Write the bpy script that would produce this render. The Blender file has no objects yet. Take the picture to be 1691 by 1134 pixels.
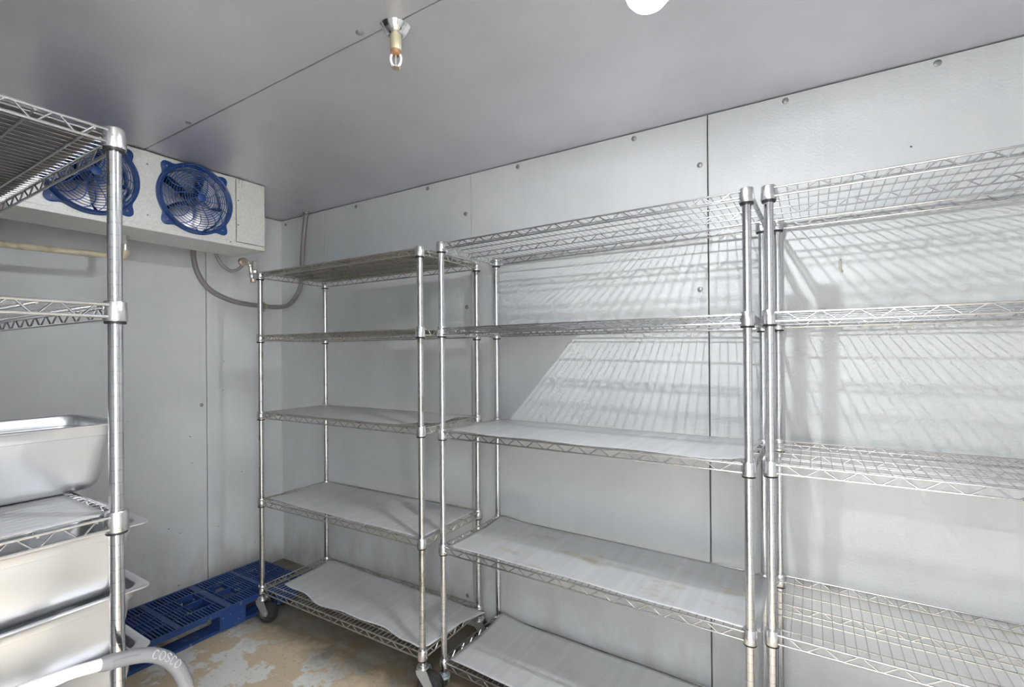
import bpy, math, random
from mathutils import Matrix, Vector
random.seed(7)
I = 0.0254                     # everything below is measured in inches
SC = bpy.context.scene
COL = SC.collection
PI = math.pi

# ------------------------------------------------------------------ camera
CAM = Vector((121.432, -78.576, 55.2))
F_PX, TH, PITCH, ROLL, CY = 792.13, 0.549, 0.0011, -0.0077, 15.41
fw = Vector((-math.sin(TH) * math.cos(PITCH), math.cos(TH) * math.cos(PITCH), math.sin(PITCH)))
rt = Vector((math.cos(TH), math.sin(TH), 0)); up = rt.cross(fw)
r2 = rt * math.cos(ROLL) + up * math.sin(ROLL); u2 = -rt * math.sin(ROLL) + up * math.cos(ROLL)
cd = bpy.data.cameras.new('camera'); cam = bpy.data.objects.new('camera', cd); COL.objects.link(cam)
M4 = Matrix.Identity(4)
for i in range(3):
    M4[i][0], M4[i][1], M4[i][2], M4[i][3] = r2[i], u2[i], -fw[i], CAM[i] * I
cam.matrix_world = M4
cd.sensor_width = 36.0; cd.sensor_fit = 'HORIZONTAL'
cd.lens = F_PX / 1691 * 36.0; cd.shift_y = CY / 1691
cd.clip_start = 0.01
SC.camera = cam
SC.cycles.caustics_reflective = False; SC.cycles.caustics_refractive = False

# ------------------------------------------------------------------ world (the lit room beyond the doorway) and exposure
W = bpy.data.worlds.new('world'); SC.world = W; W.use_nodes = True
bg = W.node_tree.nodes['Background']; bg.inputs[0].default_value = (0.96, 0.985, 1.0, 1); bg.inputs[1].default_value = 12.5
vs = SC.view_settings
vs.view_transform = 'Standard'; vs.look = 'None'; vs.gamma = 1.0; vs.use_curve_mapping = False
vs.exposure = 0.52
LAMP_STRENGTH = 4000.0

ROOM_X, ROOM_Y, ROOM_Z = 168.0, -79.6, 91.67

# ------------------------------------------------------------------ materials
def mat(name, col, metal=0.0, rough=0.5, **kw):
    m = bpy.data.materials.new(name); m.use_nodes = True
    b = m.node_tree.nodes['Principled BSDF']
    b.inputs['Base Color'].default_value = (*col, 1); b.inputs['Metallic'].default_value = metal
    b.inputs['Roughness'].default_value = rough
    for k, v in kw.items(): b.inputs[k].default_value = v
    return m
class NT:
    def __init__(s, m): s.t = m.node_tree; s.b = s.t.nodes['Principled BSDF']; s._co = None
    def n(s, typ, **kw):
        nd = s.t.nodes.new(typ)
        for k, v in kw.items():
            if hasattr(nd, k): setattr(nd, k, v)
            else: nd.inputs[k].default_value = v
        return nd
    def l(s, a, b): s.t.links.new(a, b)
    def co(s, scale=(1, 1, 1)):
        if s._co is None: s._co = s.n('ShaderNodeNewGeometry').outputs['Position']
        mp = s.n('ShaderNodeMapping'); mp.inputs['Scale'].default_value = scale
        s.l(s._co, mp.inputs['Vector']); return mp.outputs[0]
    def obj(s, scale=(1, 1, 1)):
        tc = s.n('ShaderNodeTexCoord'); mp = s.n('ShaderNodeMapping'); mp.inputs['Scale'].default_value = scale
        s.l(tc.outputs['Object'], mp.inputs['Vector']); return mp.outputs[0]
    def noise(s, vec, scale, detail=3, rough=.55):
        nd = s.n('ShaderNodeTexNoise'); nd.inputs['Scale'].default_value = scale
        nd.inputs['Detail'].default_value = detail; nd.inputs['Roughness'].default_value = rough
        s.l(vec, nd.inputs['Vector']); return nd.outputs['Fac']
    def ramp(s, v, a, b, lo=0., hi=1.):
        nd = s.n('ShaderNodeMapRange'); nd.inputs[1].default_value = a; nd.inputs[2].default_value = b
        nd.inputs[3].default_value = lo; nd.inputs[4].default_value = hi; s.l(v, nd.inputs[0]); return nd.outputs[0]
    def math(s, op, a, b):
        nd = s.n('ShaderNodeMath', operation=op)
        for i, v in enumerate((a, b)):
            if isinstance(v, (int, float)): nd.inputs[i].default_value = v
            else: s.l(v, nd.inputs[i])
        return nd.outputs[0]
    def mix(s, fac, a, b):
        nd = s.n('ShaderNodeMix', data_type='RGBA')
        if isinstance(fac, (int, float)): nd.inputs[0].default_value = fac
        else: s.l(fac, nd.inputs[0])
        for i, v in ((6, a), (7, b)):
            if isinstance(v, tuple): nd.inputs[i].default_value = (*v, 1)
            else: s.l(v, nd.inputs[i])
        return nd.outputs[2]
    def bump(s, h, strength, dist=0.001):
        nd = s.n('ShaderNodeBump'); nd.inputs['Strength'].default_value = strength; nd.inputs['Distance'].default_value = dist
        s.l(h, nd.inputs['Height']); s.l(nd.outputs[0], s.b.inputs['Normal'])
    def base(s, c): s.l(c, s.b.inputs['Base Color'])

def wall_mat(name, col, metal, rough, dirt, spots, bump):
    m = mat(name, col, metal, rough); t = NT(m)
    big = t.noise(t.co(), 2.2, 4)
    c = t.mix(t.ramp(big, .35, .7), tuple(v * .93 for v in col), tuple(min(1, v * 1.05) for v in col))
    if dirt:
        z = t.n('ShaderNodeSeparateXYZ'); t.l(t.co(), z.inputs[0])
        streak = t.noise(t.co((26, 26, 1.1)), 1.0, 5, .6)
        f = t.math('MULTIPLY', t.ramp(streak, .52, .78), dirt)
        c = t.mix(f, c, (.33, .34, .33))
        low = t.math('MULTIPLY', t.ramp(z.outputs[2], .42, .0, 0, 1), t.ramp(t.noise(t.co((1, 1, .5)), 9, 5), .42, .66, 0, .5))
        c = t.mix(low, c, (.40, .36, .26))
    if spots:
        v = t.n('ShaderNodeTexVoronoi'); v.inputs['Scale'].default_value = 13
        t.l(t.co(), v.inputs['Vector'])
        sel = t.n('ShaderNodeSeparateColor'); t.l(v.outputs['Color'], sel.inputs[0])
        on = t.math('MULTIPLY', t.ramp(v.outputs['Distance'], .05, .03), t.ramp(sel.outputs[0], .93, .94))
        c = t.mix(on, c, (.08, .075, .07))
    t.base(c)
    st = t.noise(t.co(), 125, 2, .5)
    t.bump(st, bump, .002)
    r = t.ramp(t.noise(t.co(), 5, 4), .3, .7, rough - .06, rough + .08); t.l(r, t.b.inputs['Roughness'])
    return m
M_wall = wall_mat('stucco_aluminium_wall', (.738, .757, .777), .08, .48, .07, True, .5)
M_ceil = wall_mat('stucco_aluminium_ceiling', (.675, .68, .74), .42, .34, 0, False, .3)
M_gap = mat('panel_joint', (.05, .045, .04), 0, .8)
M_caulk = mat('caulk', (.72, .72, .70), 0, .6)
M_plug = mat('plug_cap', (.33, .33, .35), .5, .35)
M_post = mat('chrome_post', (.74, .74, .76), 1, .15)
M_wire = mat('chrome_wire', (.62, .62, .63), 1, .24)
M_wire_old = mat('aged_wire', (.52, .50, .46), .8, .38)
M_post_old = mat('aged_post', (.68, .67, .65), 1, .24)
for m_ in (M_post_old, M_wire_old):
    t = NT(m_); cc = tuple(m_.node_tree.nodes['Principled BSDF'].inputs[0].default_value)[:3]
    t.base(t.mix(t.ramp(t.noise(t.co((1, 1, .5)), 30, 5), .55, .72), cc, (.30, .24, .18)))
M_collar = mat('cast_collar', (.74, .74, .76), 1, .27)
t = NT(M_collar); t.bump(t.noise(t.co(), 330, 3), .35, .001)
M_black = mat('black_plastic', (.018, .018, .02), 0, .45)
M_rubber = mat('black_rubber', (.022, .021, .02), 0, .55)
M_zinc = mat('zinc_plate', (.60, .60, .60), .9, .34)
M_bracket = mat('blue_grey_bracket', (.42, .46, .52), .3, .4)
M_galv = mat('galvanised_housing', (.66, .66, .63), .35, .45)
t = NT(M_galv); v = t.n('ShaderNodeTexVoronoi'); v.inputs['Scale'].default_value = 160; t.l(t.co(), v.inputs['Vector'])
sp = t.n('ShaderNodeSeparateColor'); t.l(v.outputs['Color'], sp.inputs[0])
t.base(t.mix(sp.outputs[0], (.72, .72, .695), (.83, .83, .805)))
M_blue = mat('blue_plastic_guard', (.015, .060, .235), 0, .38)
M_blade = mat('aluminium_blade', (.72, .72, .72), .6, .35)
M_fan = mat('grey_fan_blade', (.68, .68, .69), .6, .35)
M_guard = mat('blue_guard_wire', (.022, .08, .31), 0, .35)
M_letter = mat('raised_letter', (.34, .34, .36), 0, .4)
M_dark = mat('fan_interior', (.07, .07, .075), .2, .6)
M_motor = mat('motor_paint', (.05, .05, .06), .2, .5)
M_conduit = mat('grey_conduit', (.30, .285, .28), .1, .5)
M_pvc = mat('tan_drain_pipe', (.62, .56, .42), 0, .5)
t = NT(M_pvc); t.base(t.mix(t.ramp(t.noise(t.co(), 22, 4), .5, .7), (.66, .60, .46), (.45, .38, .26)))
M_brass = mat('dull_brass', (.50, .43, .34), .6, .42)
M_nickel = mat('nickel_fitting', (.66, .65, .61), .8, .3)
M_chrome = mat('bright_chrome', (.85, .85, .86), 1, .08)
M_tanpaint = mat('sprinkler_nipple', (.60, .56, .40), .4, .4)
M_copper = mat('copper_ring', (.62, .36, .22), .8, .35)
M_steel = mat('stainless_pan', (.84, .85, .88), .95, .33)
t = NT(M_steel); br = t.noise(t.obj((3, 90, 3)), 6, 3); t.l(t.ramp(br, .3, .7, .33, .40), t.b.inputs['Roughness'])
M_pallet = mat('blue_pallet_plastic', (.018, .056, .20), 0, .5)
t = NT(M_pallet); t.base(t.mix(t.ramp(t.noise(t.co(), 28, 5, .65), .60, .70), (.018, .056, .20), (.28, .25, .24)))
M_stool = mat('white_painted_tube', (.80, .80, .79), 0, .3)
M_grip = mat('grey_plastic_grip', (.20, .20, .215), 0, .45)
M_tread = mat('dark_tread', (.10, .10, .11), 0, .6)
M_globe = bpy.data.materials.new('lit_glass_globe'); M_globe.use_nodes = True
gn = M_globe.node_tree; gn.nodes.clear()
em = gn.nodes.new('ShaderNodeEmission'); em.inputs[0].default_value = (.955, .982, 1, 1); em.inputs[1].default_value = LAMP_STRENGTH
go = gn.nodes.new('ShaderNodeOutputMaterial'); gn.links.new(em.outputs[0], go.inputs[0])

M_frost = bpy.data.materials.new('frosted_globe'); M_frost.use_nodes = True
fn = M_frost.node_tree; fn.nodes.clear()
fe = fn.nodes.new('ShaderNodeEmission'); fe.inputs[1].default_value = 5.0; ft = fn.nodes.new('ShaderNodeBsdfTransparent')
fa = fn.nodes.new('ShaderNodeMixShader'); fa.inputs[0].default_value = .3; fo = fn.nodes.new('ShaderNodeOutputMaterial')
fn.links.new(ft.outputs[0], fa.inputs[1]); fn.links.new(fe.outputs[0], fa.inputs[2]); fn.links.new(fa.outputs[0], fo.inputs[0])

def liner_mat(name, stain):
    m = mat(name, (.56, .565, .575), .15, .36); t = NT(m)
    streak = t.noise(t.obj((30, 2.2, 1)), 1.0, 4)
    c = t.mix(t.ramp(streak, .35, .7), (.62, .625, .635), (.71, .715, .73))
    if stain:
        s = t.math('MULTIPLY', t.ramp(t.noise(t.obj((1.6, 3.2, 1)), 2.4, 6, .6), .54, .70), stain)
        c = t.mix(s, c, (.42, .33, .17))
    t.base(c)
    w = t.n('ShaderNodeTexWave'); w.inputs['Scale'].default_value = 12.4; w.inputs['Distortion'].default_value = 1.2
    w.bands_direction = 'X'; t.l(t.obj(), w.inputs['Vector'])
    t.bump(w.outputs['Fac'], .18, .002)
    return m
M_liner = liner_mat('grey_liner', .25)
M_liner_st = liner_mat('stained_liner', .8)
M_liner_old = mat('dull_old_liner', (.44, .43, .40), .1, .5)
M_liner_dark = mat('dark_liner', (.13, .13, .14), .1, .5)

M_floor = mat('worn_concrete', (.4, .34, .25), 0, .55); t = NT(M_floor)
n1 = t.noise(t.co(), 4.2, 8, .68); n2 = t.noise(t.co(), 2.1, 5, .6); n3 = t.noise(t.co(), 60, 3)
c = t.mix(t.ramp(n2, .35, .68), (.74, .61, .44), (.64, .52, .37))
c = t.mix(t.ramp(n1, .50, .535), c, (.86, .845, .80))
c = t.mix(t.ramp(n3, .62, .70, 0, .5), c, (.22, .18, .13))
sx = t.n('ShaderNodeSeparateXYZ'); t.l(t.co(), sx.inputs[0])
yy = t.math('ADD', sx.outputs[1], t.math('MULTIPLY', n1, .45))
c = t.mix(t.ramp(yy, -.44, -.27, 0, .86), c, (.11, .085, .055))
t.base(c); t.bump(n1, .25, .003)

# ------------------------------------------------------------------ mesh helpers
class MB:
    def __init__(s): s.v = []; s.f = []
    def box(s, x0, x1, y0, y1, z0, z1):
        b = len(s.v)
        s.v += [(x, y, z) for z in (z0, z1) for y in (y0, y1) for x in (x0, x1)]
        s.f += [tuple(b + k for k in q) for q in ((0, 2, 3, 1), (4, 5, 7, 6), (0, 1, 5, 4), (2, 6, 7, 3), (0, 4, 6, 2), (1, 3, 7, 5))]
        return s
    def bbox(s, x0, x1, y0, y1, z0, z1, b=.05):      # box with a chamfered rim on every edge
        vs_ = []; base = len(s.v)
        X, Y, Z = (x0, x1), (y0, y1), (z0, z1)
        idx = {}
        for i in (0, 1):
            for j in (0, 1):
                for k in (0, 1):
                    sx, sy, sz = (b if i == 0 else -b), (b if j == 0 else -b), (b if k == 0 else -b)
                    idx[i, j, k, 0] = base + len(vs_); vs_.append((X[i], Y[j] + sy, Z[k] + sz))
                    idx[i, j, k, 1] = base + len(vs_); vs_.append((X[i] + sx, Y[j], Z[k] + sz))
                    idx[i, j, k, 2] = base + len(vs_); vs_.append((X[i] + sx, Y[j] + sy, Z[k]))
        s.v += vs_
        for i in (0, 1): s.f.append(tuple(idx[i, j, k, 0] for j, k in ((0, 0), (1, 0), (1, 1), (0, 1))))
        for j in (0, 1): s.f.append(tuple(idx[i, j, k, 1] for i, k in ((0, 0), (1, 0), (1, 1), (0, 1))))
        for k in (0, 1): s.f.append(tuple(idx[i, j, k, 2] for i, j in ((0, 0), (1, 0), (1, 1), (0, 1))))
        for i in (0, 1):
            for j in (0, 1): s.f.append((idx[i, j, 0, 0], idx[i, j, 1, 0], idx[i, j, 1, 1], idx[i, j, 0, 1]))
        for i in (0, 1):
            for k in (0, 1): s.f.append((idx[i, 0, k, 0], idx[i, 1, k, 0], idx[i, 1, k, 2], idx[i, 0, k, 2]))
        for j in (0, 1):
            for k in (0, 1): s.f.append((idx[0, j, k, 1], idx[1, j, k, 1], idx[1, j, k, 2], idx[0, j, k, 2]))
        for i in (0, 1):
            for j in (0, 1):
                for k in (0, 1): s.f.append((idx[i, j, k, 0], idx[i, j, k, 1], idx[i, j, k, 2]))
        return s
    def tube(s, pts, r, n=8, closed=False, cap=True):
        pts = [Vector(p) for p in pts]; m = len(pts); rr = r if isinstance(r, (list, tuple)) else [r] * m
        tan = []
        for i in range(m):
            a = pts[(i - 1) % m] if (closed or i > 0) else pts[0]
            b = pts[(i + 1) % m] if (closed or i < m - 1) else pts[-1]
            tan.append((b - a).normalized())
        ref = Vector((0, 0, 1)) if abs(tan[0].z) < .9 else Vector((1, 0, 0))
        nrm = (ref - tan[0] * ref.dot(tan[0])).normalized(); b0 = len(s.v)
        for i in range(m):
            nrm = (nrm - tan[i] * nrm.dot(tan[i])).normalized(); bi = tan[i].cross(nrm)
            for k in range(n):
                a = 2 * PI * k / n
                s.v.append(tuple(pts[i] + (nrm * math.cos(a) + bi * math.sin(a)) * rr[i]))
        for i in range(m if closed else m - 1):
            for k in range(n):
                j = (i + 1) % m
                s.f.append((b0 + i * n + k, b0 + i * n + (k + 1) % n, b0 + j * n + (k + 1) % n, b0 + j * n + k))
        if cap and not closed:
            s.f.append(tuple(b0 + k for k in reversed(range(n)))); s.f.append(tuple(b0 + (m - 1) * n + k for k in range(n)))
        return s
    def lathe(s, prof, n=20, c=(0, 0, 0), axis='z', cap=True):   # prof: (radius, height)
        b0 = len(s.v)
        for r, h in prof:
            for k in range(n):
                a = 2 * PI * k / n; x, y = r * math.cos(a), r * math.sin(a)
                p = (x, y, h) if axis == 'z' else ((h, x, y) if axis == 'x' else (y, h, x))
                s.v.append((p[0] + c[0], p[1] + c[1], p[2] + c[2]))
        for i in range(len(prof) - 1):
            for k in range(n):
                s.f.append((b0 + i * n + k, b0 + i * n + (k + 1) % n, b0 + (i + 1) * n + (k + 1) % n, b0 + (i + 1) * n + k))
        if cap:
            s.f.append(tuple(b0 + k for k in reversed(range(n)))); e = b0 + (len(prof) - 1) * n
            s.f.append(tuple(e + k for k in range(n)))
        return s
    def data(s, name, m, smooth=35):
        me = bpy.data.meshes.new(name); me.from_pydata([(x * I, y * I, z * I) for x, y, z in s.v], [], s.f)
        import bmesh
        bm = bmesh.new(); bm.from_mesh(me); bmesh.ops.recalc_face_normals(bm, faces=bm.faces); bm.to_mesh(me); bm.free()
        if smooth:
            me.polygons.foreach_set('use_smooth', [True] * len(me.polygons)); me.set_sharp_from_angle(angle=math.radians(smooth))
        me.materials.append(m); me.update(); return me
    def build(s, name, m, parent=None, smooth=35, **kw): return place(name, s.data(name, m, smooth), parent, **kw)

def place(name, me, parent=None, loc=(0, 0, 0), rot=(0, 0, 0), kind=None, label=None):
    o = bpy.data.objects.new(name, me); COL.objects.link(o)
    o.location = tuple(v * I for v in loc); o.rotation_euler = rot
    if parent: o.parent = parent
    if kind: o['kind'] = kind
    if label: o['label'] = label
    return o
def tag(o, label, cat, group=None):
    o['label'] = label; o['category'] = cat
    if group: o['group'] = group
    return o
def thing(name, label, cat, loc=(0, 0, 0), rotz=0, group=None):
    o = bpy.data.objects.new(name, None); COL.objects.link(o); o.empty_display_size = .05
    o.location = tuple(v * I for v in loc); o.rotation_euler = (0, 0, rotz)
    return tag(o, label, cat, group)
def arc(c, r, a0, a1, n, plane='xy'):
    out = []
    for k in range(n + 1):
        a = a0 + (a1 - a0) * k / n; p, q = r * math.cos(a), r * math.sin(a)
        d = {'xy': (p, q, 0), 'xz': (p, 0, q), 'yz': (0, p, q)}[plane]
        out.append((c[0] + d[0], c[1] + d[1], c[2] + d[2]))
    return out
def smooth_path(pts, sub=6):                         # Catmull-Rom through the points
    P = [Vector(p) for p in pts]; P = [P[0] * 2 - P[1]] + P + [P[-1] * 2 - P[-2]]; out = []
    for i in range(1, len(P) - 2):
        for k in range(sub):
            t_ = k / sub; a, b, c_, d = P[i - 1:i + 3]
            out.append(.5 * ((2 * b) + (c_ - a) * t_ + (2 * a - 5 * b + 4 * c_ - d) * t_ ** 2 + (3 * b - a - 3 * c_ + d) * t_ ** 3))
    out.append(P[-2]); return out

# ------------------------------------------------------------------ the room shell
def struct(name, mb, m, smooth=0): return mb.build(name, m, None, smooth, kind='structure')
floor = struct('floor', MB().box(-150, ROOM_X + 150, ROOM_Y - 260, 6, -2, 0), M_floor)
ceil = struct('ceiling', MB().box(-4, ROOM_X + 4, ROOM_Y - 4, 4, ROOM_Z + .9, ROOM_Z + 4), M_gap)
wb = struct('wall_back', MB().box(-4, ROOM_X + 4, .9, 4, 0, ROOM_Z + .9), M_gap)
wl = struct('wall_left', MB().box(-4, -.9, ROOM_Y - 4, .9, 0, ROOM_Z + .9), M_gap)
wr = struct('wall_right', MB().box(ROOM_X, ROOM_X + 4, ROOM_Y - 4, .9, 0, ROOM_Z + .9), M_wall)
DOOR0, DOOR1, DOORZ = 100, 146, 84
wf = struct('wall_front', MB().box(-.9, DOOR0, ROOM_Y - 4, ROOM_Y, 0, ROOM_Z + .9)
            .box(DOOR1, ROOM_X, ROOM_Y - 4, ROOM_Y, 0, ROOM_Z + .9).box(DOOR0, DOOR1, ROOM_Y - 4, ROOM_Y, DOORZ, ROOM_Z + .9), M_wall)
struct('wall_added_baffle', MB().box(-100, 188, ROOM_Y - 60, ROOM_Y - 55, 0, 110), mat('baffle_paint', (.30, .31, .32), 0, .7))  # unseen wall added outside to block straight light through the doorway
G = .09
xs = [0, 18.07, 63.84, 108.83, 154.2, ROOM_X]
for a, b in zip(xs, xs[1:]):
    MB().bbox(a + (G if a else -.9), b - (G if b < ROOM_X else 0), 0, .95, 0, ROOM_Z - .12, .06).build('wall_panel', M_wall, wb, 0)
ys = [ROOM_Y, -65.2, -19.19, 0]
for a, b in zip(ys, ys[1:]):
    MB().bbox(-.95, 0, a + (G if a > ROOM_Y else 0), b - (G if b < 0 else 0), 0, ROOM_Z - .12, .06).build('wall_panel', M_wall, wl, 0)
for a, b in ((ROOM_Y, -40.05), (-40.05, .9)):
    MB().bbox(-.9, ROOM_X, a + G, b - G, ROOM_Z, ROOM_Z + .95, .05).build('ceiling_panel', M_ceil, ceil, 0)
for x in (18.07, 63.84):
    MB().box(x - .16, x - .03, -.035, .5, 0, ROOM_Z - .15).build('caulk_strip', M_caulk, wb, 0)
cv = MB().box(0, .16, -.16, 0, 0, ROOM_Z - .15).build('trim_1', M_caulk, None, 0, kind='structure')
plug = MB().lathe([(.42, 0), (.42, .06), (.30, .14), (.05, .17)], 16).data('plug_cap', M_plug)
for x, z in ((2.2, 90.3), (29.9, 90.6), (52.4, 90.75), (74.97, 90.7), (97.4, 90.65), (119.25, 90.8), (135.7, 90.85), (62.55, 83.7), (62.65, 64.7),
             (107.7, 84.1), (107.6, 64.85), (62.3, 5.9)):
    place('bolt_cap', plug, wb, (x, 0, z), (PI / 2, 0, 0))
for x, y in ((39.3, -40.85), (78.6, -41.1), (118, -41.0)):
    place('bolt_cap', plug, ceil, (x, y, ROOM_Z), (PI, 0, 0))
for y, z in ((-20.4, 43.6),):
    place('bolt_cap', plug, wl, (0, y, z), (0, PI / 2, 0))

# ------------------------------------------------------------------ ceiling lamp
lamp = thing('ceiling_lamp', 'glowing white globe lamp hanging under the ceiling', 'lamp', (110.4, -38, ROOM_Z))
MB().lathe([(2.6, 0), (2.6, -.7), (2.3, -1.0), (2.3, -5.2), (2.15, -5.3)], 32).build('light_cutoff_cup', M_zinc, lamp)  # unseen cup, rim set low to cut light to ceiling and upper wall
MB().lathe([(2.08, -4.2), (2.1, -5.4), (2.02, -5.95), (1.78, -6.6), (1.35, -7.1), (.75, -7.35), (.1, -7.45)], 32, cap=False).build('globe', M_frost, lamp)
MB().lathe([(.1, -1.0), (.32, -.9), (.42, -.65), (.42, .65), (.32, .9), (.1, 1.0)], 20, c=(0, 0, -5.35), axis='y').build('bulb', M_globe, lamp)

# ------------------------------------------------------------------ sprinkler
sp_ = thing('fire_sprinkler', 'pendent fire sprinkler with chrome cup on the ceiling seam', 'sprinkler', (82.7, -39.6, ROOM_Z))
MB().lathe([(1.62, 0), (1.66, -.08), (1.5, -.30), (1.15, -.75), (.8, -1.0), (.62, -1.02)], 36).build('escutcheon', M_chrome, sp_)
MB().lathe([(.62, -.9), (.64, -1.2), (.64, -2.5), (.58, -2.62)], 24).build('nipple', M_tanpaint, sp_)
MB().lathe([(.57, -2.6), (.60, -2.7), (.58, -3.05), (.45, -3.12)], 24).build('thread_ring', M_copper, sp_)
fr = MB()
for s_ in (-1, 1):
    fr.tube(smooth_path([(s_ * .46 * .8, s_ * .46 * .6, -3.05), (s_ * .56 * .8, s_ * .56 * .6, -3.5), (s_ * .46 * .8, s_ * .46 * .6, -4.05), (s_ * .16, s_ * .12, -4.42)]), .14, 8)
fr.lathe([(.15, -4.3), (.17, -4.55)], 12)
fr.build('frame_arms', mat('white_frame_arm', (.86, .86, .85), .2, .3), sp_)
MB().lathe([(.06, -3.1), (.09, -3.4), (.09, -4.0), (.06, -4.3)], 10).build('bulb', M_nickel, sp_)
df = MB(); nT = 12
ring = []
for k in range(nT * 4):
    a = 2 * PI * k / (nT * 4); rr_ = .52 if (k % 4) < 2 else .36
    ring.append((rr_ * math.cos(a), rr_ * math.sin(a)))
b0 = len(df.v); df.v += [(x, y, -4.52) for x, y in ring] + [(x, y, -4.60) for x, y in ring] + [(0, 0, -4.52), (0, 0, -4.6)]
N_ = len(ring)
for k in range(N_):
    j = (k + 1) % N_; df.f += [(k, j, N_ + j, N_ + k), (k, j, 2 * N_), (N_ + k, N_ + j, 2 * N_ + 1)]
df.build('deflector', M_brass, sp_, 0)

# ------------------------------------------------------------------ evaporator with two fans
EX0, EX1, EY0, EY1, EZ0, EZ1 = 11.2, 22.26, -62.0, -18.17, 77.55, 91.5
FANS = (-31.87, -47.62); FZ = 85.0; FR = 6.0
ev = thing('evaporator_unit', 'galvanised evaporator cooler with two blue fan guards under ceiling', 'evaporator', (EX0, EY0, EZ0))
L = lambda x, y, z: (x - EX0, y - EY0, z - EZ0)
hs = MB(); Wd, Dp, Hh = EY1 - EY0, EX1 - EX0, EZ1 - EZ0
# shell: top, bottom pan, ends, back
hs.box(0, Dp, 0, Wd, Hh - .1, Hh); hs.box(0, Dp - .08, 0, Wd, 0, .12); hs.box(0, Dp - .1, 0, .1, .1, Hh - .1); hs.box(0, Dp - .1, Wd - .1, Wd, .1, Hh - .1)
hs.box(0, .1, .1, Wd - .1, .1, Hh - .1)
# front plate with two round openings
def plate_cell(y0, y1, cy, hole):
    n = 64; z0, z1, cz = 0.0, Hh, FZ - EZ0; x = Dp
    if not hole:
        hs.box(x - .08, x, y0, y1, z0, z1); return
    b = len(hs.v)
    for layer in (x, x - .3):
        for k in range(n):
            a = 2 * PI * k / n; c, s = math.cos(a), math.sin(a)
            tt = min(((y1 - cy) / c) if c > 1e-6 else 1e9, ((y0 - cy) / c) if c < -1e-6 else 1e9, ((z1 - cz) / s) if s > 1e-6 else 1e9, ((z0 - cz) / s) if s < -1e-6 else 1e9)
            hs.v.append((layer, cy + c * tt, cz + s * tt)); hs.v.append((layer, cy + c * FR, cz + s * FR))
    for k in range(n):
        j = (k + 1) % n
        hs.f.append((b + 2 * k, b + 2 * j, b + 2 * j + 1, b + 2 * k + 1))
        hs.f.append((b + 2 * k + 1, b + 2 * j + 1, b + 2 * n + 2 * j + 1, b + 2 * n + 2 * k + 1))
# corner points of each cell are covered exactly because 45-degree multiples are sampled on near-square cells; a rim closes the rest
c1, c2 = FANS[1] - EY0, FANS[0] - EY0
mid = (c1 + c2) / 2
plate_cell(0, c1 - 7.7, 0, False); plate_cell(c1 - 7.7, mid, c1, True); plate_cell(mid, c2 + 7.7, c2, True); plate_cell(c2 + 7.7, Wd - 6.12, 0, False); hs.box(Dp - .08, Dp, Wd - 6.12, Wd, 0, .9)
for y0_, y1_ in ((c1 - 7.7, mid), (mid, c2 + 7.7)):
    for yy_ in (y0_, y1_):
        for zz_ in (0, Hh):
            ya, yb = (yy_, yy_ + .9) if yy_ == y0_ else (yy_ - .9, yy_)
            za, zb = (0, .9) if zz_ == 0 else (Hh - .9, Hh)
            hs.box(Dp - .06, Dp - .002, ya, yb, za, zb)
hs.build('housing', M_galv, ev, 0)
MB().bbox(Dp - .14, Dp + .06, .0, Wd, -.02, .88, .05).build('drain_pan_lip', M_galv, ev, 0)
ap = MB().bbox(Dp - .1, Dp + .02, Wd - 5.97, Wd + .02, 1.0, Hh - .1, .03).build('access_panel', M_galv, ev, 0)
scr = MB().lathe([(.16, 0), (.16, .04), (.10, .10), (.02, .11)], 10).data('screw', M_plug)
for z in (82.0, 87.0): place('screw', scr, ap, L(EX1 + .02, EY1 - 5.6, z), (0, PI / 2, 0))
for y, z in ((-39.7, 89.2), (-39.7, 80.2), (-55.4, 80.2), (-55.4, 89.2), (-25.4, 78.2)):
    place('screw', scr, ev, L(EX1 + (.06 if z < 78.4 else 0), y, z), (0, PI / 2, 0))
hk = MB().tube([L(EX1 - .5, -23.6, 91.1), L(EX1 + .5, -23.6, 91.25), L(EX1 + .5, -22.9, 91.2)], .12, 8).tube([L(EX1 + .35, -23.5, 91.1), L(EX1 + .35, -23.5, 89.6)], .07, 6).tube([L(EX1 + .35, -23.1, 91.1), L(EX1 + .35, -23.1, 89.9)], .06, 6)
hk.build('hanger_bolt', M_zinc, ev)
# fan interior: venturi, coil behind
coil = MB().box(.6, 2.4, 1, Wd - 7, .6, Hh - .6)
coil.build('coil', M_dark, ev, 0)
# guard flange outline
def flange(n=192):
    R0, D_, Rt = 6.62, 6.89, 1.05; out = []
    for k in range(n):
        a = 2 * PI * k / n; r = R0
        for q in range(4):
            d = (a - (PI / 4 + q * PI / 2) + PI) % (2 * PI) - PI
            s = Rt ** 2 - (D_ * math.sin(d)) ** 2
            if abs(d) < .6 and s > 0: r = max(r, D_ * math.cos(d) + math.sqrt(s))
        out.append(r)
    for _ in range(5): out = [(out[k - 1] + 2 * out[k] + out[(k + 1) % n]) / 4 for k in range(n)]
    return out
fl = MB(); oR = flange(); n = len(oR)
def ringpts(rs, x):
    b = len(fl.v)
    for k in range(n):
        a = 2 * PI * k / n; r = rs[k] if isinstance(rs, list) else rs
        fl.v.append((x, r * math.cos(a), r * math.sin(a)))
    return b
bs = [ringpts(oR, 0), ringpts(oR, .16), ringpts([r - .08 for r in oR], .2), ringpts(6.5, .22), ringpts(6.42, 1.05), ringpts(6.25, 1.2), ringpts(6.05, 1.05), ringpts(5.95, -.6)]
for a_, b_ in zip(bs, bs[1:]):
    for k in range(n): fl.f.append((a_ + k, a_ + (k + 1) % n, b_ + (k + 1) % n, b_ + k))
fl_me = fl.data('fan_guard', M_blue, 40)
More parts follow.
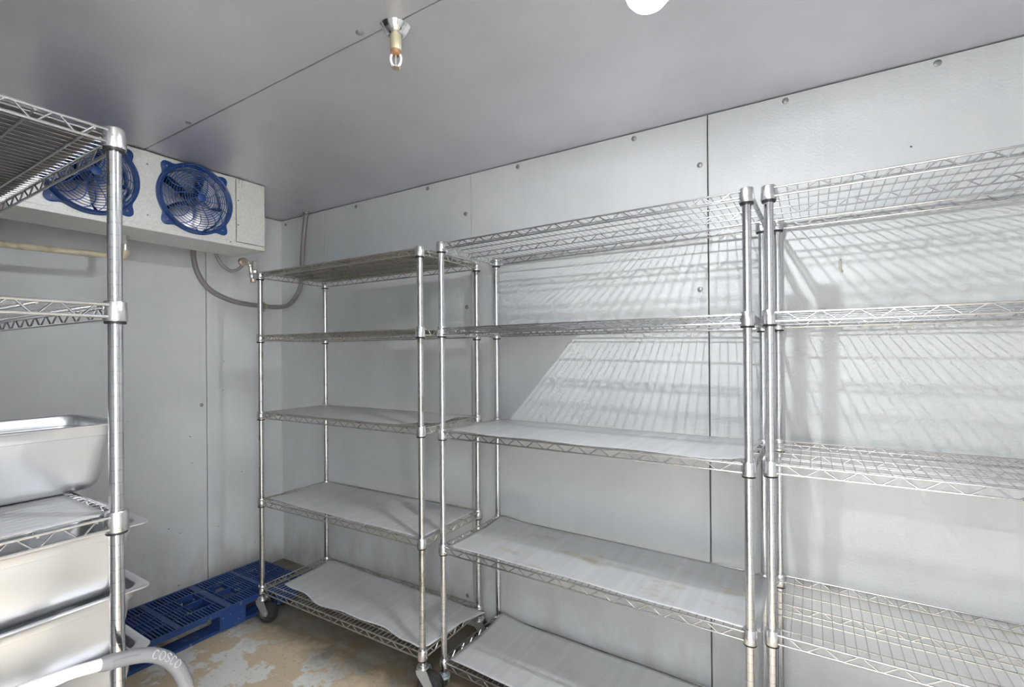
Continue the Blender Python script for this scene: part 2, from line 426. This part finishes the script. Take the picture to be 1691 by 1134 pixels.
dome = lambda r: 1.0 + 1.35 * (1 - (r / 6.2) ** 2) ** .8 if r < 6.2 else 1.0
gw = MB()
NR = 13
for k in range(NR):
    r = 1.15 + (6.1 - 1.15) * k / (NR - 1)
    gw.tube([(dome(r), r * math.cos(a), r * math.sin(a)) for a in [2 * PI * j / 44 for j in range(44)]], .07, 5, closed=True)
for k in range(20):
    a0 = 2 * PI * k / 20; rin = .6 if k % 2 == 0 else 3.3; pts = []
    for j in range(11):
        r = rin + (6.15 - rin) * j / 10; a = a0 + .95 * math.sin((r / 6.15) * PI * .5) ** 1.2 * 1.0 - .55 * (r / 6.15) ** 3
        pts.append((dome(r) + .06, r * math.cos(a), r * math.sin(a)))
    gw.tube(pts, .075, 5)
gw_me = gw.data('guard_wires', M_guard)
hub_me = MB().lathe([(.75, 2.2), (.75, 2.42), (.6, 2.5), (.05, 2.5)], 24, axis='x').data('hub_cap', M_blue)
bl = MB()
for k in range(5):
    a0 = 2 * PI * k / 5 + .3; b = len(bl.v); nr_, na = 7, 9
    for i in range(nr_):
        r = 1.1 + 4.5 * i / (nr_ - 1)
        for j in range(na):
            tt = j / (na - 1) - .5; a = a0 + tt * 1.12 * (1 - .08 * i / nr_) + .05 * i
            bl.v.append((-2.2 + tt * 2.4 * (1.1 - .09 * i) - .8 * tt * tt, r * math.cos(a), r * math.sin(a)))
    for i in range(nr_ - 1):
        for j in range(na - 1): bl.f.append((b + i * na + j, b + i * na + j + 1, b + (i + 1) * na + j + 1, b + (i + 1) * na + j))
bl_me = bl.data('fan_blades', M_fan, 60)
mo_me = MB().lathe([(1.5, -6.5), (1.5, -3.2), (1.1, -2.6), (.9, -1.4), (.3, -1.3)], 24, axis='x').data('motor', M_motor)
ve_me = MB().lathe([(5.93, -.1), (5.85, -1.0), (5.85, -3.4), (5.9, -3.5)], 64, axis='x', cap=False).data('venturi', M_blade)
for y in FANS:
    g = place('fan_guard', fl_me, ev, L(EX1, y, FZ))
    place('guard_wires', gw_me, g); place('hub_cap', hub_me, g)
    for sy in (-1, 1):
        for sz in (-1, 1): place('screw', scr, g, (.18, sy * 4.87, sz * 4.87), (0, PI / 2, 0))
    f_ = place('fan_blades', bl_me, ev, L(EX1, y, FZ)); place('motor', mo_me, f_)
    place('venturi_ring', ve_me, ev, L(EX1, y, FZ))

# ------------------------------------------------------------------ drain pipe, conduit, valve hose
dp = thing('drain_pipe', 'tan drain pipe running level below the evaporator', 'pipe', (14.5, -40.3, 73.4))
MB().tube([(-.1, -22, -.75), (0, -.9, 0)], .55, 14).build('pipe', M_pvc, dp)
MB().tube(smooth_path([(0, -1.6, -.03), (0, -.7, 0), (0, -.2, .25), (0, 0, .8), (0, 0, 1.3)]), .72, 14).build('elbow', M_pvc, dp)
MB().lathe([(.5, 1.2), (.5, 2.6)], 14).build('riser', M_nickel, dp)
MB().lathe([(.72, 2.4), (.8, 2.5), (.8, 3.1), (.72, 3.2), (.5, 3.25), (.5, 4.15)], 6).build('coupling_nut', M_nickel, dp, 0)
cp = [(11.0, -22.6, 80.5), (6, -22.6, 80.9), (2.2, -22.5, 80.4), (.75, -22.3, 78.6), (.75, -21.4, 74.6), (.75, -18.9, 71.05), (.75, -14.7, 69.0), (.75, -10.3, 68.2), (.75, -4.7, 68.0), (.95, -2.2, 68.05),
      (2.2, -.95, 68.2), (4.6, -.75, 68.72), (7.75, -.75, 70.75), (9.55, -.75, 73.5), (10.1, -.75, 78.1), (10.7, -.75, 84.4), (11.7, -.75, 90.3), (12.1, -.75, 91.6)]
cn = thing('electrical_conduit', 'grey flexible conduit curving from evaporator round the corner to ceiling', 'conduit', (0, 0, 0))
MB().tube(smooth_path(cp, 5), .56, 12).build('conduit', M_conduit, cn)
MB().lathe([(.75, -.35), (.80, -.3), (.80, .3), (.75, .35)], 16, c=(.78, -5.2, 68.0), axis='y').box(0, .5, -5.4, -5.0, 66.6, 69.2).build('clamp', M_brass, cn)
MB().lathe([(.85, 0), (.85, -.35), (.65, -.4)], 18, c=(12.1, -.85, ROOM_Z)).build('ceiling_collar', M_brass, cn)
vh = thing('valve_hose', 'dark hose loop with metal valve fittings at evaporator end', 'hose', (10.4, -22, 77))
V = lambda y, z, x=0: (x, y + 22, z - 77)
MB().tube(smooth_path([V(-22.6, 79), V(-22.1, 77.3), V(-20.9, 75.4), V(-19.2, 74.45), V(-17.6, 74.8), V(-16.3, 76.0)], 6), .36, 10).build('hose', M_conduit, vh)
MB().lathe([(.55, -.3), (.95, -.25), (.95, .4), (.75, .5), (.35, .52), (.33, .7), (.05, .72)], 20, c=V(-16.3, 76.85), axis='x').build('union_disc', M_brass, vh)
MB().tube(smooth_path([V(-16.3, 76.9, -.2), V(-15.2, 77.2, -.2), V(-14.5, 76.4, -.2), V(-14.3, 75.2, -.2), V(-14.0, 73.6, -.2), V(-13.8, 72.9, -.2)], 5), [.42 + .2 * (1 if (k % 9) in (0, 1, 2) else 0) for k in range(26)], 12).build('elbow_pipe', M_nickel, vh)
MB().bbox(-.35, .35, 22 - 14.0, 22 - 13.1, -1.6, .4, .08).lathe([(.5, -2.4), (.6, -2.3), (.6, -1.8), (.5, -1.7)], 8, c=(0, 22 - 13.5, 0)).build('valve_body', M_nickel, vh)
MB().lathe([(.5, -4.6), (.62, -4.5), (.62, -3.8), (.5, -3.7)], 8, c=(-.2, 22 - 13.8, 0)).build('end_cap', M_brass, vh, 0)

# ------------------------------------------------------------------ wire racks
WIRE_T, WIRE_B = 1.38, .42      # heights of the top and bottom rail above the sleeve
def zig(W_, per=3.3, z0=WIRE_B + .06, z1=WIRE_T - .06, m=1.5):
    n = max(2, int(round((W_ - 2 * m) / (per / 2)))); pts = []
    for k in range(n + 1):
        x = m + (W_ - 2 * m) * k / n; z = z1 if k % 2 == 0 else z0; e = .22
        pts += [(x - e, 0, z), (x + e, 0, z)]
    return pts
def shelf_data(W_, d, wm):
    o = .42; S = {}
    fr = MB()
    for z in (WIRE_B, WIRE_T):
        fr.tube([(.55, -o, z), (W_ - .55, -o, z)], .125, 8); fr.tube([(.55, d + o, z), (W_ - .55, d + o, z)], .125, 8)
        fr.tube([(-o, .55, z), (-o, d - .55, z)], .125, 8); fr.tube([(W_ + o, .55, z), (W_ + o, d - .55, z)], .125, 8)
    S['frame'] = fr.data('shelf', wm)
    S['long'] = MB().tube(zig(W_), .085, 6).data('truss_wire', wm)
    S['short'] = MB().tube(zig(d, 2.4, m=1.2), .08, 6).data('truss_wire', wm)
    sb = MB()
    for v in (1.4, 4.8, d - 4.8, d - 1.4): sb.tube([(-o, v, WIRE_T - .17), (W_ + o, v, WIRE_T - .17)], .10, 6)
    sb.tube([(-o, d / 2, WIRE_T - .17), (W_ + o, d / 2, WIRE_T - .17)], .10, 6).tube([(-o, d / 2, WIRE_B), (W_ + o, d / 2, WIRE_B)], .10, 6)
    S['bars'] = sb.data('support_bars', wm)
    mt = MB(); nw = int(round((W_ - 1.6) / 1.0))
    for k in range(nw + 1):
        x = .8 + (W_ - 1.6) * k / nw; mt.tube([(x, -o, WIRE_T), (x, d + o, WIRE_T)], .062, 6)
    S['mat'] = mt.data('mat_wires', wm)
    return S
collar_me = MB().lathe([(.52, .10), (.80, .10), (.83, .2), (.76, 1.62), (.70, 1.72), (.52, 1.74)], 24).data('collar', M_collar)
sleeve_me = MB().lathe([(.50, -.12), (.70, -.12), (.74, -.06), (.74, .12), (.50, .14)], 24).data('sleeve', M_black)
def post_data(z0, z1, m):
    pr = [(.47, z0), (.5, z0 + .03)]; z = math.ceil(z0 + .5)
    while z < z1 - .4:
        pr += [(.5, z - .035), (.468, z - .02), (.468, z + .02), (.5, z + .035)]; z += 1
    pr += [(.5, z1 - .05), (.44, z1 + .02), (.05, z1 + .05)]
    return MB().lathe(pr, 20).data('post', m, 50)
def caster_data(h, style):
    r = h * .43; D_ = {}
    if style == 'old': off = r * .6
    else: off = r * .42
    c = MB().lathe([(.6, h + .25), (.6, h - .05), (.95, h - .08), (1.0, h - .25), (1.0, h - .42), (.6, h - .46)], 20)
    for s in (-1, 1):
        y = s * (.26 * r + .35); b = len(c.v)
        prof = [(-.85, h - .35), (.95, h - .35), (off + r * .32, r * 1.05), (off + r * .12, r * .72), (off - r * .2, r * .75), (-.7, h - 1.1)]
        for yy_ in (y - .06, y + .06): c.v += [(x, yy_, z) for x, z in prof]
        k = len(prof); c.f += [tuple(b + i for i in range(k)), tuple(b + k + i for i in range(k))]
        for i in range(k): c.f.append((b + i, b + (i + 1) % k, b + k + (i + 1) % k, b + k + i))
    c.box(-.8, .9, -.26 * r - .4, .26 * r + .4, h - .42, h - .3)
    c.tube([(off, -.26 * r - .5, r), (off, .26 * r + .5, r)], .16, 10)
    D_['fork'] = c.data('caster', M_zinc if style == 'old' else M_bracket)
    w = .26 * r
    D_['tire'] = MB().lathe([(r * .72, -w), (r * .93, -w), (r, -w * .5), (r, w * .5), (r * .93, w), (r * .72, w)], 32, c=(off, 0, r), axis='y', cap=False).data('tire', M_rubber)
    D_['hub'] = MB().lathe([(r * .3, -w * 1.05), (r * .35, -w * .6), (r * .62, -w * .5), (r * .73, -w * .95), (r * .73, w * .95), (r * .62, w * .5), (r * .35, w * .6), (r * .3, w * 1.05)], 28, c=(off, 0, r), axis='y').data('wheel_hub', M_motor)
    return D_
S_A = shelf_data(43.45, 15.96, M_wire_old); S_B = shelf_data(45.9, 15.96, M_wire)
def rack(label, x, y, ang, Wd_, d, bands, S, pm, style, swivel):
    root = thing('wire_shelving_rack', label, 'shelving rack', (x, y, 0), ang, 'wire shelving racks in the cooler')
    base = bands[-1] - .85; pz = post_data(base, bands[0] + 1.72, pm)
    cs = caster_data(base, style)
    for u_, v_ in ((0, 0), (Wd_, 0), (0, d), (Wd_, d)):
        place('post', pz, root, (u_, v_, 0))
        c = place('caster', cs['fork'], root, (u_, v_, 0), (0, 0, swivel)); place('tire', cs['tire'], c); place('wheel_hub', cs['hub'], c)
    for b in bands:
        s = place('shelf', S['frame'], root, (0, 0, b))
        place('truss_wire', S['long'], s, (0, -.42, 0)); place('truss_wire', S['long'], s, (0, d + .42, 0))
        place('truss_wire', S['long'], s, (0, d / 2, -.1))
        place('truss_wire', S['short'], s, (-.42, 0, 0), (0, 0, PI / 2)); place('truss_wire', S['short'], s, (Wd_ + .42, 0, 0), (0, 0, PI / 2))
        place('support_bars', S['bars'], s); place('mat_wires', S['mat'], s, kind='stuff')
        for u_, v_ in ((0, 0), (Wd_, 0), (0, d), (Wd_, d)):
            place('collar', collar_me, s, (u_, v_, 0)); place('sleeve', sleeve_me, s, (u_, v_, 0))
    return root
DD = 15.96
RA = (24.93, -20.86, .0154); RB = (69.95, -16.74, -.0279); RC = (118.0, -17.15, -.0094)
BA = [70.86 - h for h in (0, 13, 29, 47, 65)]; BB = [72.01 - h for h in (0, 14, 31, 50, 69)]; BC = [72.14 - h for h in (0, 14, 31, 50, 69)]
BD = [71.95 - h for h in (0, 14, 31, 51.25, 68.6)]
rack('dull wire rack on casters in the corner beside the blue pallet', *RA, 43.45, DD, BA, S_A, M_post_old, 'old', .35)
rack('chrome wire rack between the dull corner rack and the all-bare rack', *RB, 45.9, DD, BB, S_B, M_post, 'new', 2.6)
rack('chrome wire rack with every shelf bare, at the right', *RC, 45.9, DD, BC, S_B, M_post, 'new', 2.6)
rack('near chrome wire rack at the left holding the steel pans', 73.53, -62.11, PI, 45.9, DD, BD, S_B, M_post, 'new', .4)

# ------------------------------------------------------------------ shelf liners
def liner(label, rk, band, fl_, fr_, br_, bl_, m, curl=None, wavy=0, seed=0, amp=.10):
    rnd = random.Random(seed); ph = [rnd.uniform(0, 6.3) for _ in range(8)]
    nu, nv = 64, 24; mb = MB()
    for j in range(nv + 1):
        t_ = j / nv
        for i in range(nu + 1):
            s_ = i / nu
            u_ = (fl_[0] * (1 - s_) + fr_[0] * s_) * (1 - t_) + (bl_[0] * (1 - s_) + br_[0] * s_) * t_
            v_ = (fl_[1] * (1 - s_) + fr_[1] * s_) * (1 - t_) + (bl_[1] * (1 - s_) + br_[1] * s_) * t_
            if wavy: v_ += wavy * (1 - t_) ** 2 * (math.sin(s_ * 9 + ph[0]) * .7 + math.sin(s_ * 23 + ph[1]) * .3)
            edge = max(abs(s_ - .5) * 2, abs(t_ - .5) * 2) ** 6
            z = amp * (1 + .5 * math.sin(s_ * 7 + ph[2]) * math.cos(t_ * 3 + ph[3]) + .5 * math.sin(s_ * 19 + ph[4] + t_ * 2)) * (.15 + .85 * edge)
            if curl:
                for cs_, ct_, h_, rad in curl:
                    dd = math.hypot((s_ - cs_) * 2.6, (t_ - ct_)); z += h_ * max(0, 1 - dd / rad) ** 2
            Wk = 43.45 if rk is RA else 45.9                 # corners cut away round the posts
            for pu, pv in ((0, 0), (Wk, 0), (0, DD), (Wk, DD)):
                dd = math.hypot(u_ - pu, v_ - pv)
                if dd < 1.0:
                    ax, ay = (1 if pu == 0 else -1), (1 if pv == 0 else -1)
                    if abs(u_ - pu) > abs(v_ - pv): u_ = pu + ax * math.sqrt(max(0, 1.0 - (v_ - pv) ** 2))
                    else: v_ = pv + ay * math.sqrt(max(0, 1.0 - (u_ - pu) ** 2))
            mb.v.append((u_, v_, z))
    for j in range(nv):
        for i in range(nu):
            a = j * (nu + 1) + i; mb.f.append((a, a + 1, a + nu + 2, a + nu + 1))
    o = mb.build('shelf_liner', m, None, 80, loc=(rk[0], rk[1], band + WIRE_T + .085), rot=(0, 0, rk[2]))
    md = o.modifiers.new('thickness', 'SOLIDIFY'); md.thickness = .03 * I; md.offset = 1
    return tag(o, label, 'shelf liner', 'grey sheets lining the shelves')
liner('grey sheet with a curled edge on the third shelf of the corner rack', RA, BA[2], (.9, .3), (43.3, .2), (43.3, 15.6), (.9, 15.6), M_liner, [(1, 0, .9, .4), (1, .6, .5, .5)], seed=1)
liner('grey sheet on the fourth shelf down of the corner rack', RA, BA[3], (1.6, .6), (43.2, .2), (43.0, 15.5), (1.1, 15.5), M_liner, [(0, 0, .35, .5)], seed=2)
liner('shifted wavy grey sheet on the corner rack bottom shelf beside the pallet', RA, BA[4], (3.4, 2.2), (43.5, .2), (46.3, 14.2), (2.3, 15.4), M_liner, [(1, .55, .9, .8), (.93, 0, .3, .3)], wavy=.9, seed=3, amp=.16)
liner('dull sheet on the top shelf of the corner rack', RA, BA[0], (.9, .1), (42.6, .1), (42.6, 15.8), (.9, 15.8), M_liner_old, None, seed=11, amp=.03)
liner('dull sheet on the second shelf down of the corner rack', RA, BA[1], (.9, .1), (42.6, .1), (42.6, 15.8), (.9, 15.8), M_liner_old, None, seed=12, amp=.03)
liner('short grey sheet on the left part of the middle rack second shelf', RB, BB[1], (.9, .1), (17.4, .1), (17.4, 16.0), (.9, 16.0), M_liner, None, seed=13, amp=.03)
liner('clean bright grey sheet covering the third shelf of the middle rack', RB, BB[2], (.8, .3), (45.2, -.1), (46.0, 15.9), (.8, 15.9), M_liner, [(1, 0, .4, .3)], seed=4)
liner('grey sheet with yellow stains on the middle rack', RB, BB[3], (.9, .2), (46.9, .2), (46.6, 15.9), (.8, 15.9), M_liner_st, [(0, 1, .5, .5)], seed=5)
liner('grey sheet on the bottom shelf of the middle rack', RB, BB[4], (.8, .5), (45.6, .1), (46.0, 15.9), (.8, 15.9), M_liner, [(0, 1, .7, .5)], seed=6)
liner('grey sheet under the topmost steel pan on the near left rack', (73.53, -62.11, PI), BD[2], (.6, .3), (45, .3), (45, 15.6), (.6, 15.6), M_liner, [(0, .5, .05, .3)], seed=7, amp=.04)

liner('dark sheet lying on the top shelf of the near left rack', (73.53, -62.11, PI), BD[0], (.9, .1), (45, .1), (45, 15.8), (.9, 15.8), M_liner_dark, None, seed=8, amp=.06)

# ------------------------------------------------------------------ steel pans
def rrect(hx_, hy_, r, n=6):
    out = []
    for cx_, cy_, a0 in ((hx_ - r, hy_ - r, 0), (-hx_ + r, hy_ - r, PI / 2), (-hx_ + r, -hy_ + r, PI), (hx_ - r, -hy_ + r, 1.5 * PI)):
        for k in range(n + 1):
            a = a0 + PI / 2 * k / n; out.append((cx_ + r * math.cos(a), cy_ + r * math.sin(a)))
    return out
def pan_data(h=6.3):
    mb = MB(); loops = []
    hx_, hy_ = 12.75 / 2, 20.75 / 2
    for dx, r, z in ((0, .75, h - .16), (0, .75, h - .03), (.06, .72, h), (.62, 1.3, h), (.74, 1.35, h - .12), (.80, 1.4, h - 1.05), (.95, 1.4, h - 1.12), (1.45, 1.75, 1.1), (1.6, 1.75, .55), (1.95, 1.7, .15), (2.4, 1.5, 0)):
        loops.append((len(mb.v), None)); mb.v += [(x, y, z) for x, y in rrect(hx_ - dx, hy_ - dx, r)]
    n_ = 28
    for (a, _), (b, _) in zip(loops, loops[1:]):
        for k in range(n_): mb.f.append((a + k, a + (k + 1) % n_, b + (k + 1) % n_, b + k))
    mb.f.append(tuple(loops[-1][0] + k for k in range(n_)))
    return mb.data('pan', M_steel, 50)
pan_me = pan_data()
PX = 12.75 / 2; PY = 20.75 / 2
def pan(label, x1, y1, zrim, rz=0):
    o = place('steam_table_pan', pan_me, None, (x1 - PX, y1 - PY, zrim - 6.3), (0, 0, rz))
    md = o.modifiers.new('thickness', 'SOLIDIFY'); md.thickness = .035 * I; md.offset = -1
    return tag(o, label, 'food pan', 'stainless food pans on the near rack')
pan('open steel pan standing on the lined shelf above the pan stack', 65.2, -58.1, 48.86)
pan('steel pan at the top of the stack, just below the lined shelf', 69.6, -58.1, 40.0)
pan('steel pan in the middle of the stack of three pans', 69.4, -58.0, 34.05)
pan('steel pan at the bottom of the stack behind the step stool', 69.2, -57.9, 28.45)

# ------------------------------------------------------------------ blue pallet
pl = thing('plastic_pallet', 'blue plastic grid pallet on the floor against the left wall', 'pallet', (7.25, -58.6, 0))
PW, PL_, PH = 16.3, 48.0, 5.3
deck = MB()
for x in (0, PW - .5): deck.box(x, x + .5, 0, PL_, PH - 1.0, PH)
for y in (0, PL_ - .5): deck.box(.5, PW - .5, y, y + .5, PH - 1.0, PH)
for x in (4.0, 8.0, 12.0): deck.box(x - .18, x + .18, .5, PL_ - .5, PH - 1.1, PH - .02)
for y in (10.4, 23.0, 32.1, 40.5): deck.box(.5, PW - .5, y - .5, y + .5, PH - 1.1, PH - .01)
deck.build('deck_frame', M_pallet, pl, 0)
rib = MB().bbox(.5, PW - .5, -.13, .13, PH - .9, PH - .03, .03).data('deck_rib', M_pallet, 0)
rib_s = MB().bbox(.5, 4.0, -.13, .13, PH - .9, PH - .03, .03).data('deck_rib', M_pallet, 0)
rib_e = MB().bbox(12.0, PW - .5, -.13, .13, PH - .9, PH - .03, .03).data('deck_rib', M_pallet, 0)
y = 1.15
while y < PL_ - .7:
    hole = (27.6 < y < 30.6) or (33.6 < y < 36.4) or (14.6 < y < 18.6) or (2.0 < y < 6.0)
    if hole: place('deck_rib', rib_s, pl, (0, y, 0)); place('deck_rib', rib_e, pl, (0, y, 0))
    else: place('deck_rib', rib, pl, (0, y, 0))
    y += .62
for x0, x1 in ((4.0, 8.0), (8.0, 12.0)):
    for y0, y1 in ((6.0, 9.9), (18.6, 22.5), (23.5, 27.6), (36.4, 40.0)):
        MB().box(x0 + .2, x1 - .2, y0, y1, PH - .55, PH - .35).build('deck_sheet', M_pallet, pl, 0)
foot_me = MB().bbox(-1.9, 1.9, -2.6, 2.6, .6, PH - 1.0, .35).data('foot', M_pallet, 0)
for x in (2.2, 13.9):
    for yf in (2.8, 13.0, 33.0, 45.0): place('foot', foot_me, pl, (x, yf, 0))
for x in (2.2, 12.4): MB().bbox(x - 1.9, x + 1.9, 0, PL_, 0, .6, .1).build('runner', M_pallet, pl, 0)

# ------------------------------------------------------------------ folded step stool leaning by the near rack
SX = 75.85
st = thing('step_stool', 'white tube step stool handle with grey raised-letter grip at lower left', 'step stool', (SX, -68.3, 0))
half = [(-67.6, 32.5), (-65.9, 32.32), (-64.0, 31.95), (-62.1, 31.5), (-60.75, 30.95), (-59.6, 30.0), (-58.65, 28.5), (-58.05, 26.7), (-57.6, 23), (-57.2, 16), (-56.6, 0.45)]
YC = -68.3
right = [(0, y_ - YC, z_) for y_, z_ in half]
left = [(0, -p[1], p[2]) for p in reversed(right)]
cl = smooth_path(left + [(0, 0, 32.55)] + right, 5)
MB().tube(cl, .44, 14).build('handle_frame', M_stool, st)
gp = smooth_path(right[2:8], 6); gpts = [p for p in gp if p[1] > 4.0]
grip = MB().tube(gpts, [.56 if 0 < k < len(gpts) - 1 else .50 for k in range(len(gpts))], 18).build('grip', M_grip, st)
for a, b, oz in ((2, 9, .22), (2, 9, -.20), (len(gpts) - 8, len(gpts) - 2, .1)):
    MB().tube([(p[0] + .53, p[1], p[2] + oz) for p in gpts[a:b]], .06, 6).build('grip_rib', M_grip, grip)
# raised letters C O S C O around the bend, facing the room
def letter(ch):
    if ch == 'O': return [[(.36 * math.cos(a), .5 * math.sin(a)) for a in [2 * PI * k / 16 for k in range(17)]]]
    if ch == 'C': return [[(.36 * math.cos(a), .5 * math.sin(a)) for a in [.75 + (2 * PI - 1.5) * k / 14 for k in range(15)]]]
    return [[(.32, .32), (.15, .48), (-.15, .48), (-.32, .3), (-.22, .1), (.2, -.08), (.33, -.28), (.16, -.48), (-.15, -.48), (-.34, -.32)]]
cum = [0]
for a, b in zip(gpts, gpts[1:]): cum.append(cum[-1] + (b - a).length)
def at_len(s):
    for k in range(len(cum) - 1):
        if cum[k + 1] >= s:
            t_ = (s - cum[k]) / (cum[k + 1] - cum[k]); return gpts[k].lerp(gpts[k + 1], t_), (gpts[k + 1] - gpts[k]).normalized()
    return gpts[-1], (gpts[-1] - gpts[-2]).normalized()
for k, ch in enumerate('COSCO'):
    p, tg = at_len(3.55 + .55 * k); nrm = Vector((0, -tg.z, tg.y))
    lm = MB()
    for stroke in letter(ch):
        pts = []
        for a, b in stroke:
            w_ = .36 + b * .0; s2 = b * .56 + .17; q_ = p + tg * (a * .62) + nrm * s2
            dx = math.sqrt(max(.02, .56 ** 2 - s2 ** 2)); pts.append((q_[0] + dx + .01, q_[1], q_[2]))
        lm.tube(pts, .05, 5)
    lm.build('letter', M_letter, grip)
for zt in (9.0, 18.5):
    MB().bbox(.6, 1.7, -8.6, 8.6, zt - 4.2, zt + 4.2, .25).build('tread', M_tread, st)
MB().tube([(1.1, -9.4, .45), (1.0, -9.4, 22.5), (1.0, -8.9, 23), (1.0, 8.9, 23), (1.0, 9.4, 22.5), (1.1, 9.4, .45)], .4, 10).build('rear_leg_frame', M_stool, st)
for s_ in (-1, 1):
    MB().lathe([(.6, 0), (.6, .8), (.48, 1.0)], 14, c=(0, s_ * (-56.6 - YC), 0)).build('foot_cap', M_black, st)

# ------------------------------------------------------------------ small hook on the back wall
hkt = thing('wall_hook', 'small yellowed plastic hook stuck on the back wall', 'hook', (125.6, 0, 66.7))
MB().tube(smooth_path([(0, -.1, .85), (-.1, -.35, .5), (-.12, -.45, 0), (-.05, -.4, -.5), (.1, -.2, -.75)]), [.12] * 25, 8).build('hook_body', M_pvc, hkt)
MB().lathe([(.16, 0), (.16, .1), (.04, .16)], 10, c=(.12, 0, 0), axis='y').build('screw', M_plug, hkt)
hkt.children[-1].location = (0, -.15 * I, -.75 * I)
